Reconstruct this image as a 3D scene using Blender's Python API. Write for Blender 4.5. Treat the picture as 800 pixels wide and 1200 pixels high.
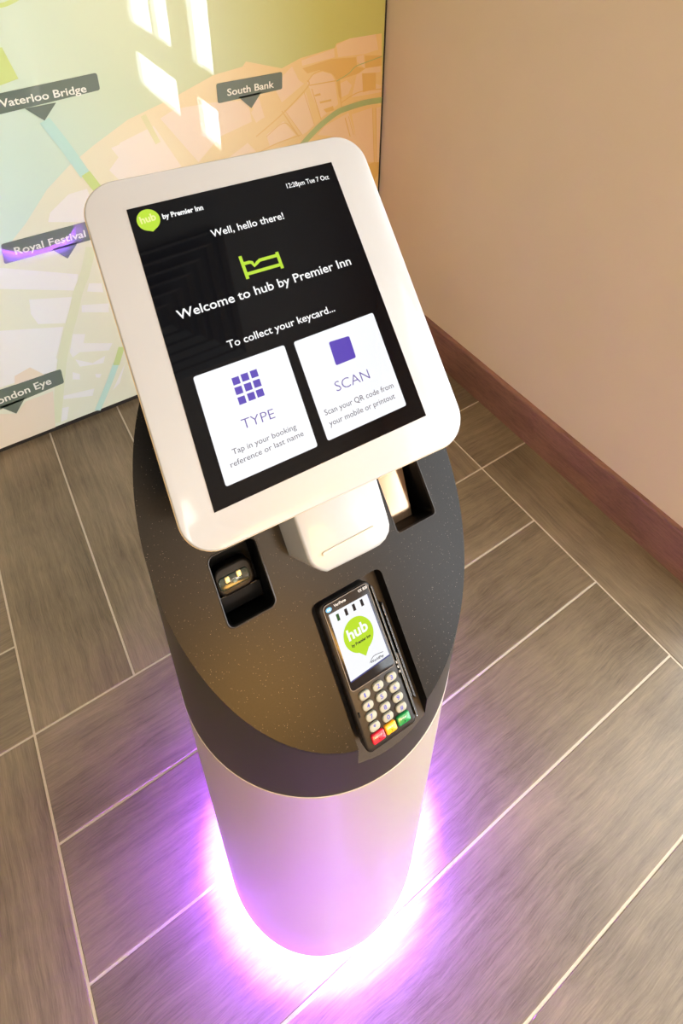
"""Self-service check-in kiosk in a room corner, with a printed wall map and wood-effect floor tiles."""
import bpy, bmesh, math, random
from mathutils import Vector, Matrix

# measured layout (metres; planes as u,v pairs)
D = {'cam': {'P': [408.5284731241659, 304.42020206683],
         'f': 756.203444847254,
         'H': 1.4969942211803124,
         'R': [[0.8360049, -0.5485909, 0.0119958], [-0.2910074, -0.4617919, -0.8378919], [0.4651994, 0.6969909, -0.5457043]]},
 'kiosk': {'c': [0.2021516790085953, 0.3650227503890063],
           'r': 0.16421607620041226,
           'zc': 0.6801533023276928,
           'O': [0.2021516790085953, 0.3650227503890063, 0.938],
           'U': [0.9989705697907147, -0.04536298812925378, 0.0],
           'V': [0.031568683930812955, 0.695196402936474, 0.7181262977631888]},
 'tab': {'o': [0.2055834837293258, 0.4105273732584075, 1.1355731866956866],
         'u': [0.9971532142835814, -0.07540203739901272, 0.0],
         'up': [0.053651989275625915, 0.709519999781851, 0.7026399034756924],
         'w': 0.2721979965922804,
         'h': 0.3193485114338819},
 'screen': [(-0.10214, 0.1313), (0.09762, 0.13406), (0.09989, -0.12623), (-0.1074, -0.13082)],
 'tile_type': [(-0.09145, -0.0227), (-0.00818, -0.0216), (-0.00874, -0.11393), (-0.09274, -0.11552)],
 'tile_scan': [(0.00087, -0.0219), (0.08418, -0.01947), (0.08429, -0.11065), (0.00142, -0.11308)],
 'grid': [(-0.05834, -0.0374), (-0.05008, -0.03698), (-0.04165, -0.03681), (-0.05858, -0.0458), (-0.05009, -0.0456), (-0.04182, -0.04543), (-0.05861, -0.05446), (-0.05, -0.05414),
          (-0.04196, -0.05395)],
 'code': [(0.03228, -0.03225), (0.05329, -0.03283), (0.05276, -0.0536), (0.03163, -0.05427)],
 'bed_lines': [[(-0.02055, 0.06618), (-0.02011, 0.04436)], [(0.01348, 0.06114), (0.01382, 0.04509)], [(-0.0197, 0.04873), (0.01363, 0.04891)],
               [(-0.02005, 0.05865), (-0.01394, 0.05861), (-0.01177, 0.05776), (-0.01045, 0.05434), (-0.00729, 0.05636), (-0.00425, 0.05801), (0.01386, 0.05809)]],
 'hubc': (-0.08714, 0.11803),
 'hubr': 0.00964,
 'hubtip': (-0.08618, 0.10701),
 'stexts': [('hub', (-0.0939, 0.11574), (-0.08034, 0.11674), 0.00684), ('by Premier Inn', (-0.075, 0.11582), (-0.03848, 0.11602), 0.00485),
            ('12:28pm Tue 7 Oct', (0.04421, 0.11779), (0.08907, 0.11754), 0.00502), ('Well, hello there!', (-0.03904, 0.08934), (0.03143, 0.08979), 0.00687),
            ('Welcome to hub by Premier Inn', (-0.08849, 0.02687), (0.08037, 0.03043), 0.0084), ('To collect your keycard...', (-0.05589, -0.00929), (0.04871, -0.00709), 0.00684)],
 'ttexts': [('TYPE', (-0.06516, -0.07759), (-0.03606, -0.07816), 0.00882), ('Tap in your booking', (-0.07944, -0.09395), (-0.02154, -0.09344), 0.00485),
            ('reference or last name', (-0.08403, -0.10297), (-0.01733, -0.10097), 0.00481)],
 'sctexts': [('SCAN', (0.02437, -0.07627), (0.05924, -0.07569), 0.00944), ('Scan your QR code from', (0.00689, -0.09205), (0.07837, -0.09124), 0.00518),
             ('your mobile or printout', (0.00779, -0.10212), (0.07617, -0.10075), 0.00516)],
 'tscreen': [(-0.02379, -0.10646), (0.0198, -0.1074), (0.02086, -0.16886), (-0.0247, -0.17103)],
 'tbezel': [(-0.02732, -0.09753), (0.02307, -0.09625), (0.02763, -0.1753), (-0.02846, -0.17467)],
 'tbody': [(-0.02993, -0.09453), (0.02596, -0.09417), (0.02575, -0.23661), (-0.03272, -0.2319)],
 'keys': [(-0.01618, -0.18814), (-0.00071, -0.18792), (0.01468, -0.18773), (-0.01636, -0.19802), (-0.00093, -0.19791), (0.01452, -0.19762), (-0.01666, -0.20789), (-0.00112, -0.20804),
          (0.01422, -0.20731), (-0.01692, -0.21765), (-0.00143, -0.21724), (0.01423, -0.21698)],
 'fkeys': [(-0.01666, -0.22752), (-0.00235, -0.22712), (0.01267, -0.22696)],
 'rail': [(0.03405, -0.12873), (0.03193, -0.22255)],
 'marks': [(-0.01571, -0.11262), (-0.00637, -0.11226), (0.0026, -0.11214), (0.01176, -0.11207)],
 'tbub': (-0.002, -0.13702),
 'tbubr': 0.01675,
 'ttip': (-0.002, -0.1577),
 'twords': [('hub', (-0.01305, -0.13758), (0.00928, -0.13706), 0.01029), ('by Premier Inn', (-0.01234, -0.14423), (0.00887, -0.14407), 0.00269),
            ('WorldPay', (0.00014, -0.16638), (0.01495, -0.16679), 0.00237), ('VeriFone', (-0.016, -0.10269), (-0.00292, -0.10269), 0.0032),
            ('VX 820', (0.01158, -0.10225), (0.0221, -0.10229), 0.00326)],
 'temb': (-0.02207, -0.1023),
 'neckface': [(-0.03695, 0.00549), (-0.03768, -0.03541), (-0.0287, -0.05077), (0.03157, -0.05459), (0.0486, -0.04542), (0.05287, 0.00576)],
 'slot': [(-0.0225, -0.03712), (0.03229, -0.03668)],
 'rdr': [(-0.11021, -0.03507), (-0.07836, -0.03085), (-0.07787, -0.05267), (-0.1059, -0.05322)],
 'rdr0': [(-0.09953, -0.03677), (-0.08712, -0.03688)],
 'lpline': [(-0.10664, -0.05538), (-0.0711, -0.05687)],
 'glass': [(0.08744, -0.01377), (0.12376, -0.01227), (0.11108, -0.07116), (0.088, -0.07134)],
 'pk': [(-0.11332, -0.00963), (-0.06634, -0.00865), (-0.06661, -0.07358), (-0.11353, -0.07618), (0.07485, -0.07252), (0.12471, -0.07106), (0.12382, -0.00833), (0.04405, -0.09496), (0.04409, -0.22746),
        (-0.03716, -0.231), (-0.03211, -0.09186)],
 'labels': [('Waterloo Bridge', [(0.10231, 1.01589), (0.33906, 1.02964), (0.33898, 0.98868), (0.08988, 0.96942)], [(0.1679, 0.96835), (0.20177, 0.93916), (0.23534, 0.96996)],
             ('Waterloo Bridge', (0.10645, 0.98598), (0.30823, 0.98922), 0.01878)),
            ('South Bank', [(0.63319, 0.95426), (0.82887, 0.95531), (0.82645, 0.90755), (0.63238, 0.90115)], [(0.69234, 0.9021), (0.72825, 0.87014), (0.76217, 0.9041)],
             ('South Bank', (0.66115, 0.91712), (0.80138, 0.91667), 0.01979)),
            ('Royal Festival', [(0.03445, 0.65477), (0.25881, 0.65706), (0.25224, 0.60185), (0.02791, 0.59935)], [(0.14146, 0.59893), (0.17242, 0.56595), (0.20795, 0.60039)],
             ('Royal Festival', (0.05804, 0.6169), (0.2295, 0.61493), 0.02166)),
            ('London Eye', [(-0.11333, 0.2249), (0.07906, 0.22266), (0.07699, 0.1707), (-0.12711, 0.15753)], [(-0.0954, 0.16295), (-0.06314, 0.12459), (-0.02887, 0.16302)],
             ('London Eye', (-0.11088, 0.17818), (0.04621, 0.18427), 0.02584))],
 'map': {'land': [[(1.16667, 1.01683), (1.05459, 1.0164), (1.00801, 1.0081), (1.00224, 0.99689), (0.8896, 0.98408), (0.82934, 0.9647), (0.72328, 0.99909), (0.71231, 0.98715), (0.62853, 0.9776),
                   (0.507, 0.93542), (0.39173, 0.90354), (0.29846, 0.85582), (0.22864, 0.81527), (0.16803, 0.76837), (0.1005, 0.6925), (0.02436, 0.62336), (-0.13137, 0.47488), (-0.40984, -0.48511),
                   (1.24403, -0.29775), (1.21754, 0.21439)]],
         'block': [[(1.00801, 1.00331), (1.05459, 1.0164), (1.14497, 1.01708), (1.15633, 0.97093), (1.10998, 0.96483), (1.01392, 0.96859)],
                   [(0.8921, 0.97661), (0.99936, 0.99488), (1.00225, 0.97026), (0.89439, 0.96196)], [(1.07955, 0.96165), (1.1039, 0.96319), (1.10823, 0.92204), (1.07989, 0.94659)],
                   [(0.90967, 0.91079), (0.92713, 0.93018), (0.9615, 0.93463), (0.99048, 0.92262), (1.00225, 0.9031), (1.01442, 0.82835), (0.95391, 0.7973)],
                   [(1.11135, 0.92156), (1.16483, 0.92376), (1.16906, 0.90228), (1.14984, 0.90266), (1.1513, 0.86815), (1.17111, 0.85949), (1.17216, 0.8377), (1.06355, 0.84068), (1.0807, 0.91093)],
                   [(1.0202, 0.88994), (1.0443, 0.89623), (1.06291, 0.87764), (1.05097, 0.85349), (1.02651, 0.84729)],
                   [(0.83372, 0.94501), (0.86162, 0.96452), (0.88201, 0.92272), (0.89837, 0.91019), (0.82447, 0.86838), (0.80507, 0.9112)],
                   [(0.83396, 0.8363), (0.90328, 0.88441), (0.92981, 0.78072), (0.90577, 0.76417), (0.88794, 0.75715)],
                   [(0.77015, 0.78223), (0.82721, 0.81194), (0.86484, 0.76207), (0.80707, 0.74785), (0.77877, 0.74347)],
                   [(0.96559, 0.76801), (1.05179, 0.79444), (1.09268, 0.673), (1.01478, 0.72452), (0.94113, 0.74582)],
                   [(1.06449, 0.78652), (1.14136, 0.7939), (1.1556, 0.60449), (1.12111, 0.61276), (1.0858, 0.6862)], [(1.15457, 0.79142), (1.17577, 0.79024), (1.18015, 0.59861), (1.16258, 0.60282)],
                   [(0.75597, 0.89066), (0.76277, 0.83494), (0.7406, 0.82423), (0.72721, 0.85681)],
                   [(0.4721, 0.89045), (0.51451, 0.90801), (0.62064, 0.90565), (0.71973, 0.89357), (0.72781, 0.83058), (0.62873, 0.80736), (0.55922, 0.74744)],
                   [(0.36029, 0.84781), (0.45272, 0.87424), (0.50997, 0.74663), (0.34062, 0.73949)], [(0.73249, 0.89126), (0.75247, 0.89675), (0.76816, 0.83514), (0.74087, 0.82796)],
                   [(0.64758, 0.73935), (0.70979, 0.77066), (0.73433, 0.73893)], [(0.33745, 0.83922), (0.405, 0.85437), (0.38467, 0.73429), (0.33999, 0.75118), (0.32201, 0.78189), (0.35088, 0.81089)],
                   [(0.16065, 0.70533), (0.21337, 0.74277), (0.25933, 0.74601), (0.26435, 0.70214), (0.24064, 0.65446), (0.15082, 0.68169)],
                   [(-0.00222, 0.60047), (0.18747, 0.50951), (0.17254, 0.46125), (-0.01817, 0.54041)],
                   [(0.05618, 0.47687), (0.15954, 0.44499), (0.12394, 0.36902), (0.05896, 0.3938), (0.04972, 0.43156)],
                   [(-0.05092, 0.41709), (0.11698, 0.35923), (0.0768, 0.26565), (0.08185, 0.22211), (-0.09984, 0.23288)],
                   [(0.13404, 0.32579), (0.16583, 0.31166), (0.15492, 0.28311), (0.23078, 0.24841), (0.2162, 0.22722), (0.13928, 0.25639), (0.11705, 0.24638), (0.11425, 0.26817)],
                   [(0.12255, 0.23685), (0.16417, 0.20272), (0.2028, 0.21242), (0.19295, 0.18871), (0.12873, 0.20595)], [(0.06516, 0.1237), (0.15049, 0.1079), (0.14023, 0.08331), (0.06227, 0.11053)],
                   [(0.04581, 0.08237), (0.07024, 0.07628), (0.05527, 0.03131), (0.02922, 0.031)], [(0.25246, 0.15974), (0.22374, 0.09223), (0.19843, 0.07505)],
                   [(0.17635, 0.41041), (0.24668, 0.38838), (0.24101, 0.35836), (0.17152, 0.38716)], [(0.20841, 0.47185), (0.2403, 0.45985), (0.23935, 0.42925), (0.19872, 0.44809)],
                   [(0.10625, 0.19596), (0.12336, 0.18027), (0.11929, 0.16079), (0.10076, 0.17028)], [(0.16352, 0.16005), (0.18043, 0.15153), (0.17297, 0.14067), (0.1633, 0.14559)]],
         'ochre': [[(0.89416, 0.95479), (0.99063, 0.96706), (1.07657, 0.95959), (1.08024, 0.9314), (1.11135, 0.92156), (1.08689, 0.90995), (1.01416, 0.90115), (0.99049, 0.92512), (0.95011, 0.94132),
                    (0.91038, 0.93773)],
                   [(1.10705, 0.96023), (1.16988, 0.9513), (1.1714, 0.92018), (1.11135, 0.92156)], [(1.09932, 0.908), (1.14984, 0.90266), (1.15199, 0.85198), (1.10412, 0.84952)],
                   [(1.0082, 0.90213), (1.02013, 0.90273), (1.02655, 0.84201), (1.01738, 0.84892)], [(1.1215, 0.60049), (1.1556, 0.60449), (1.18368, 0.59776), (1.18163, 0.56715), (1.15842, 0.53517)],
                   [(0.96316, 0.82205), (0.9962, 0.82642), (0.99922, 0.81256), (0.97201, 0.80977)], [(0.94871, 0.84825), (0.99024, 0.84854), (0.99022, 0.84227), (0.95155, 0.8415)],
                   [(0.93164, 0.87186), (0.952, 0.87339), (0.95367, 0.86696), (0.93442, 0.86626)]],
         'ochre_line': [([(0.73765, 0.78399), (0.82845, 0.83736), (0.90934, 0.8984), (0.90986, 0.91818)], 0.00372), ([(0.82321, 0.84344), (0.87617, 0.75427)], 0.00326),
                        ([(0.83157, 0.84439), (0.88794, 0.75715)], 0.00186), ([(0.89763, 0.88539), (0.92981, 0.78072)], 0.00186), ([(0.92341, 0.891), (0.95383, 0.79197)], 0.00279),
                        ([(0.91512, 0.90242), (1.01416, 0.90115)], 0.00326),
                        ([(0.90973, 0.91325), (0.93289, 0.93419), (0.9673, 0.93768), (0.99636, 0.92169), (1.01421, 0.8858), (1.02674, 0.81539)], 0.00279),
                        ([(1.03945, 0.78046), (1.05931, 0.71497)], 0.00279), ([(1.05194, 0.78348), (1.07213, 0.71792)], 0.00186), ([(1.14136, 0.7939), (1.1556, 0.60449)], 0.00186),
                        ([(1.15457, 0.79142), (1.16608, 0.60198)], 0.00279), ([(0.76982, 0.77709), (0.82973, 0.80626), (0.87059, 0.76084)], 0.00233),
                        ([(1.02662, 0.83141), (1.0883, 0.85227), (1.17493, 0.84807)], 0.00279), ([(0.73385, 0.7324), (0.8015, 0.74908), (0.88214, 0.75838)], 0.00326)],
         'green_line': [([(1.17865, 0.81246), (1.11471, 0.8153), (1.05157, 0.81074), (1.00837, 0.80278), (0.95362, 0.77588), (0.91124, 0.74674), (0.86882, 0.71226)], 0.0186),
                        ([(1.17, 0.94873), (1.11078, 0.93951), (1.07411, 0.93233), (1.05011, 0.91574), (1.0082, 0.89958)], 0.00233)],
         'pale_green_line': [([(0.23504, 0.57985), (0.20629, 0.50858), (0.17578, 0.45392), (0.14667, 0.38482), (0.11935, 0.32578), (0.0923, 0.25823), (0.06615, 0.1738), (0.02466, 0.03366)], 0.02558),
                             ([(0.45667, 0.82653), (0.43028, 0.90716)], 0.01395)],
         'teal_line': [([(0.14247, 0.0127), (0.19362, 0.10782), (0.22734, 0.17197)], 0.0186), ([(0.20177, 0.93916), (0.23079, 0.8709), (0.26303, 0.78352)], 0.02558)],
         'lime_line': [([(0.22611, 0.1653), (0.25307, 0.22415)], 0.0186), ([(0.26395, 0.78799), (0.30025, 0.70074)], 0.02326), ([(0.1303, 1.10817), (0.14587, 1.03717)], 0.05116),
                       ([(0.142, 1.20061), (0.18374, 1.19805), (0.23994, 1.22158)], 0.0093)],
         'building': [[(-0.03526, 0.25341), (0.00709, 0.26449), (0.03361, 0.22545), (0.03145, 0.21618), (-0.04281, 0.22337)],
                      [(-0.13084, 0.15964), (-0.06117, 0.12347), (-0.03104, 0.15414), (0.04279, 0.15486), (0.00696, -0.04646), (-0.17502, -0.00504)]]}}

# tuning
SKY = 14.0
LAMPS = [(-0.7, -2.5), (0.75, -2.6), (-1.7, -1.5)]
LAMP_LB = ['second from the window wall', 'nearest the window wall', 'nearest the left wall']
LAMP_W = 22.0
WALL_W = 42.0
WALLC = (0.73, 0.59, 0.465, 1)
TILE_D = (0.085, 0.061, 0.036, 1); TILE_L = (0.235, 0.178, 0.112, 1)
GROUT = (0.50, 0.43, 0.34, 1)
MAP_IOR = 1.7
LEDC = (0.23, 0.11, 1.0, 1)
LED1 = 2500.0
LEDC2 = (0.25, 0.05, 1.0, 1); LED2 = 2800.0

# ---------------------------------------------------------------- camera, world, lights, exposure
scene = bpy.context.scene
for o_ in list(bpy.data.objects): bpy.data.objects.remove(o_)
col = scene.collection
scene.view_settings.view_transform = 'Standard'
scene.view_settings.look = 'None'
scene.view_settings.gamma = 1.0
scene.view_settings.use_curve_mapping = False
scene.view_settings.exposure = 0.0

cm = D['cam']; R = cm['R']
cd = bpy.data.cameras.new('camera'); cam = bpy.data.objects.new('camera', cd); col.objects.link(cam)
cd.sensor_fit = 'VERTICAL'; cd.sensor_height = 36.0
cd.lens = cm['f'] * 36.0 / 1200.0
cd.shift_x = (400 - cm['P'][0]) / 1200.0; cd.shift_y = (cm['P'][1] - 600) / 1200.0
cd.clip_start = 0.02; cd.clip_end = 60
X_, Y_, Z_ = Vector(R[0]), -Vector(R[1]), -Vector(R[2])
M = Matrix((X_, Y_, Z_)).transposed().to_4x4(); M.translation = (0, 0, cm['H'])
cam.matrix_world = M
scene.camera = cam

w = bpy.data.worlds.new('daylight'); scene.world = w; w.use_nodes = True
bg = w.node_tree.nodes['Background']; bg.inputs[0].default_value = (0.86, 0.94, 1.0, 1); bg.inputs[1].default_value = SKY

def area(name, loc, rot, sx, sy, power, color, portal=False, spread=180):
    l = bpy.data.lights.new(name, 'AREA'); l.shape = 'RECTANGLE'; l.size = sx; l.size_y = sy
    l.energy = power; l.color = color; l.spread = math.radians(spread)
    if portal: l.cycles.is_portal = True
    o = bpy.data.objects.new(name, l); col.objects.link(o); o.location = loc; o.rotation_euler = rot
    return o
XW = 1.185                       # room side of the right wall
WIN = [(-2.45, -1.45), (-1.15, -0.36), (-0.10, 0.22)]  # first opening is unseen, added for daylight and sheen on the kiosk's right
SILL = [0.90, 0.10, 0.10]
for i, (a, b) in enumerate(WIN):
    area('window_portal', (XW + 0.06, (a + b) / 2, (SILL[i] + 2.15) / 2), (0, math.radians(90), 0), 2.15 - SILL[i], b - a, 1, (1, 1, 1), True)
for (lx, ly) in LAMPS:
    area('ceiling_lamp', (lx, ly, 2.66), (0, 0, 0), 0.35, 0.35, LAMP_W, (1.0, 0.89, 0.76))
area('wall_lamp', (0.35, -2.96, 2.1), (math.radians(90), 0, 0), 0.7, 0.5, WALL_W, (1.0, 0.50, 0.10))

# ---------------------------------------------------------------- helpers
def lin(c):
    c = c / 255.0
    return c / 12.92 if c <= 0.04045 else ((c + 0.055) / 1.055) ** 2.4
def rgb(r, g, b): return (lin(r), lin(g), lin(b), 1)

def mat(name, base, rough=0.5, metal=0.0, coat=0.0, coat_rough=0.03, emis=None, es=0.0, spec=0.5, ior=1.5):
    m = bpy.data.materials.new(name); m.use_nodes = True
    b = m.node_tree.nodes['Principled BSDF']
    b.inputs['Base Color'].default_value = base; b.inputs['Roughness'].default_value = rough
    b.inputs['Metallic'].default_value = metal; b.inputs['Coat Weight'].default_value = coat
    b.inputs['Coat Roughness'].default_value = coat_rough; b.inputs['Specular IOR Level'].default_value = spec
    b.inputs['IOR'].default_value = ior
    if emis: b.inputs['Emission Color'].default_value = emis; b.inputs['Emission Strength'].default_value = es
    return m
def nd(m, t, **k):
    n = m.node_tree.nodes.new(t)
    for a, v in k.items():
        if a in n.inputs: n.inputs[a].default_value = v
        else: setattr(n, a, v)
    return n
def ln(m, a, b): m.node_tree.links.new(a, b)
def bsdf(m): return m.node_tree.nodes['Principled BSDF']
def ramp(m, fac, stops):
    r = nd(m, 'ShaderNodeValToRGB'); e = r.color_ramp.elements
    while len(e) < len(stops): e.new(0.5)
    for i, (p, c_) in enumerate(stops): e[i].position = p; e[i].color = c_
    ln(m, fac, r.inputs[0]); return r
def bump(m, h, s=0.1, d=0.001):
    b = nd(m, 'ShaderNodeBump'); b.inputs['Strength'].default_value = s; b.inputs['Distance'].default_value = d
    ln(m, h, b.inputs['Height']); ln(m, b.outputs[0], bsdf(m).inputs['Normal'])
def noisy(m, c1, c2, scale=200, coord='Object', s=0.05, rough=None):
    tc = nd(m, 'ShaderNodeTexCoord'); n = nd(m, 'ShaderNodeTexNoise', Scale=scale, Detail=3.0)
    ln(m, tc.outputs[coord], n.inputs['Vector'])
    r = ramp(m, n.outputs[0], [(0.35, c1), (0.65, c2)]); ln(m, r.outputs[0], bsdf(m).inputs['Base Color'])
    if s: bump(m, n.outputs[0], s)
    return m

def link(o, parent=None):
    col.objects.link(o)
    if parent is not None: o.parent = parent
    return o
def thing(name, label, cat, loc=(0, 0, 0), group=None):
    o = bpy.data.objects.new(name, None); col.objects.link(o); o.location = loc
    o.empty_display_size = 0.1
    o['label'] = label; o['category'] = cat
    if group: o['group'] = group
    return o
ORIG = {}
def mk(name, verts, faces, m, parent=None, smooth=False, label=None, kind=None):
    """one mesh object; verts in world space, stored relative to the parent's base point"""
    off = Vector((0, 0, 0))
    p = parent
    while p is not None: off += Vector(p.location); p = p.parent
    me = bpy.data.meshes.new(name)
    me.from_pydata([tuple(Vector(v) - off) for v in verts], [], faces)
    me.materials.append(m); me.update()
    if smooth: me.polygons.foreach_set('use_smooth', [True] * len(me.polygons))
    o = link(bpy.data.objects.new(name, me), parent)
    if label: o['label'] = label
    if kind: o['kind'] = kind
    return o
def from_bm(name, bm, m, parent=None, smooth=False, label=None, kind=None, angle=None):
    bmesh.ops.recalc_face_normals(bm, faces=bm.faces)
    off = Vector((0, 0, 0)); p = parent
    while p is not None: off += Vector(p.location); p = p.parent
    bmesh.ops.translate(bm, verts=bm.verts, vec=-off)
    me = bpy.data.meshes.new(name); bm.to_mesh(me); bm.free(); me.materials.append(m)
    if smooth: me.polygons.foreach_set('use_smooth', [True] * len(me.polygons))
    o = link(bpy.data.objects.new(name, me), parent)
    if angle is not None: me.set_sharp_from_angle(angle=math.radians(angle))
    if label: o['label'] = label
    if kind: o['kind'] = kind
    return o
class Frame:                                    # a plane in the world: origin + two axes + normal
    def __init__(s, o, a, b): s.o = Vector(o); s.a = Vector(a).normalized(); s.b = Vector(b).normalized(); s.n = s.a.cross(s.b)
    def __call__(s, u, v, h=0.0): return s.o + s.a * u + s.b * v + s.n * h
def bm_box(bm, fr, u0, u1, v0, v1, h0, h1, bev=0.0, seg=2, vert_only=False):
    """box in a frame, optionally bevelled"""
    t = bmesh.new()
    vs = [t.verts.new(fr(u, v, h)) for h in (h0, h1) for (u, v) in ((u0, v0), (u1, v0), (u1, v1), (u0, v1))]
    for f in ((0, 3, 2, 1), (4, 5, 6, 7), (0, 1, 5, 4), (1, 2, 6, 5), (2, 3, 7, 6), (3, 0, 4, 7)): t.faces.new([vs[i] for i in f])
    if bev: bmesh.ops.bevel(t, geom=list(t.edges), offset=bev, segments=seg, profile=0.5, affect='EDGES', clamp_overlap=True)
    me = bpy.data.meshes.new('tmp'); t.to_mesh(me); t.free(); bm.from_mesh(me); bpy.data.meshes.remove(me)
def rr(w, h, r, n=8, cx=0, cy=0):               # rounded rectangle outline, counter-clockwise
    out = []
    for (sx, sy, a0) in ((1, 1, 0), (-1, 1, 90), (-1, -1, 180), (1, -1, 270)):
        for i in range(n + 1):
            a = math.radians(a0 + 90 * i / n)
            out.append((cx + sx * (w / 2 - r) + r * math.cos(a), cy + sy * (h / 2 - r) + r * math.sin(a)))
    return out
def loft(fr, rings, closed_bottom=True, closed_top=True):
    """rings: list of (outline, height); returns verts, faces"""
    V, F = [], []
    n = len(rings[0][0])
    for (ol, h) in rings:
        for (u, v) in ol: V.append(fr(u, v, h))
    for k in range(len(rings) - 1):
        for i in range(n):
            j = (i + 1) % n; F.append((k * n + i, k * n + j, (k + 1) * n + j, (k + 1) * n + i))
    if closed_bottom: F.append(tuple(reversed(range(n))))
    if closed_top: F.append(tuple(range((len(rings) - 1) * n, len(rings) * n)))
    return V, F
def shrink(ol, d, cx=0, cy=0):
    """inset of a convex outline by d"""
    n = len(ol); out = []
    for i in range(n):
        p0, p1, p2 = Vector(ol[i - 1]), Vector(ol[i]), Vector(ol[(i + 1) % n])
        e1 = (p1 - p0); e2 = (p2 - p1)
        if e1.length < 1e-7: e1 = e2
        if e2.length < 1e-7: e2 = e1
        n1 = Vector((-e1.y, e1.x)).normalized(); n2 = Vector((-e2.y, e2.x)).normalized()
        nn = (n1 + n2); nn = nn.normalized() / max(0.5, nn.normalized().dot(n1))
        out.append(tuple(p1 + nn * d))
    return out
def pad(name, fr, ol, h0, h1, m, parent, bev=0.0, seg=3, **k):
    """prism with a rounded upper edge"""
    rings = [(ol, h0)]
    if bev:
        rings.append((ol, h1 - bev))
        for i in range(1, seg + 1):
            a = math.pi / 2 * i / seg; rings.append((shrink(ol, bev * (1 - math.cos(a))), h1 - bev + bev * math.sin(a)))
    else: rings.append((ol, h1))
    V, F = loft(fr, rings); o = mk(name, V, F, m, parent, smooth=True, **k)
    o.data.set_sharp_from_angle(angle=math.radians(40)); return o
def flat(name, fr, polys, h, m, parent, th=0.0001, **k):
    """flat print: thin polygons (slightly raised) joined in one mesh"""
    V, F = [], []
    for pl in polys:
        a = sum(pl[i][0] * pl[(i + 1) % len(pl)][1] - pl[(i + 1) % len(pl)][0] * pl[i][1] for i in range(len(pl)))
        if a < 0: pl = pl[::-1]
        b = len(V); V += [fr(u, v, h) for (u, v) in pl]; F.append(tuple(range(b, b + len(pl))))
    return mk(name, V, F, m, parent, **k)
def stroke(pts, wd):
    """polyline as a ribbon polygon"""
    L_, R_ = [], []
    for i, p in enumerate(pts):
        a = Vector(pts[max(i - 1, 0)]); b = Vector(pts[min(i + 1, len(pts) - 1)]); d = (b - a).normalized(); nrm = Vector((-d.y, d.x)) * wd / 2
        L_.append(tuple(Vector(p) + nrm)); R_.append(tuple(Vector(p) - nrm))
    return L_, R_
def ribbons(name, fr, lines, h, m, parent, smooth_pts=True, **k):
    V, F = [], []
    for pts, wd in lines:
        if smooth_pts and len(pts) > 2: pts = catmull(pts)
        L_, R_ = stroke(pts, wd); b = len(V)
        for l, r in zip(L_, R_): V += [fr(*l, h), fr(*r, h)]
        for i in range(len(pts) - 1): F.append((b + 2 * i, b + 2 * i + 1, b + 2 * i + 3, b + 2 * i + 2))
    return mk(name, V, F, m, parent, **k)
def catmull(p, n=6):
    out = []
    for i in range(len(p) - 1):
        p0, p1, p2, p3 = [Vector(p[j]) for j in (max(i - 1, 0), i, i + 1, min(i + 2, len(p) - 1))]
        for s in range(n):
            t = s / n
            out.append(tuple(0.5 * ((2 * p1) + (p2 - p0) * t + (2 * p0 - 5 * p1 + 4 * p2 - p3) * t * t + (3 * p1 - p0 - 3 * p2 + p3) * t ** 3)))
    out.append(tuple(p[-1])); return out
def lettering(name, s, fr, p0, p1, cap, h, m, parent, bold=0.0, **k):
    """a line of flat lettering from p0 to p1 on the frame, capitals cap high"""
    cu = bpy.data.curves.new('t', 'FONT'); cu.body = s; cu.size = 1.0; cu.offset = bold; cu.resolution_u = 3
    ob = bpy.data.objects.new('t', cu); col.objects.link(ob)
    dg = bpy.context.evaluated_depsgraph_get(); me = bpy.data.meshes.new_from_object(ob.evaluated_get(dg))
    bpy.data.objects.remove(ob); bpy.data.curves.remove(cu)
    xs = [v.co.x for v in me.vertices]; x0, x1 = min(xs), max(xs)
    a = Vector(p0); b = Vector(p1); d = (b - a); wd = d.length; d.normalize(); e = Vector((-d.y, d.x))
    V = []
    for v in me.vertices:
        q = a + d * ((v.co.x - x0) / (x1 - x0) * wd) + e * (v.co.y / 0.73 * cap); V.append(fr(q.x, q.y, h))
    F = [tuple(p.vertices) for p in me.polygons]; bpy.data.meshes.remove(me)
    return mk(name, V, F, m, parent, **k)
def lathe(name, prof, cx, cy, m, parent=None, n=128, closed=False, **k):
    V, F = [], []
    for (r, z) in prof:
        for i in range(n):
            a = 2 * math.pi * i / n; V.append((cx + r * math.cos(a), cy + r * math.sin(a), z))
    K = len(prof)
    for j in range(K if closed else K - 1):
        j2 = (j + 1) % K
        for i in range(n):
            i2 = (i + 1) % n; F.append((j * n + i, j * n + i2, j2 * n + i2, j2 * n + i))
    o = mk(name, V, F, m, parent, smooth=True, **k); o.data.set_sharp_from_angle(angle=math.radians(35)); return o
W = Frame((0, 0, 0), (1, 0, 0), (0, 1, 0))
def struct(name, boxes, m, bev=0.0, parent=None):
    bm = bmesh.new()
    for b in boxes: bm_box(bm, W, *b, bev=bev, seg=1)
    o = from_bm(name, bm, m, parent)
    if parent is None: o['kind'] = 'structure'
    return o

# ---------------------------------------------------------------- materials
def wall_paint(name, c1, c2):
    m = mat(name, c1, 0.55, spec=0.3); noisy(m, c1, c2, 3.0, s=0.0)
    return m
M_wall = wall_paint('wall_paint', WALLC, tuple(v * 1.04 for v in WALLC[:3]) + (1,))
M_ceil = mat('ceiling_paint', rgb(225, 218, 205), 0.9); noisy(M_ceil, rgb(225, 218, 205), rgb(230, 224, 212), 8, s=0)
M_wallplain = mat('cream_paint', rgb(205, 190, 165), 0.8); noisy(M_wallplain, rgb(203, 188, 163), rgb(208, 193, 168), 8, s=0)

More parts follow.
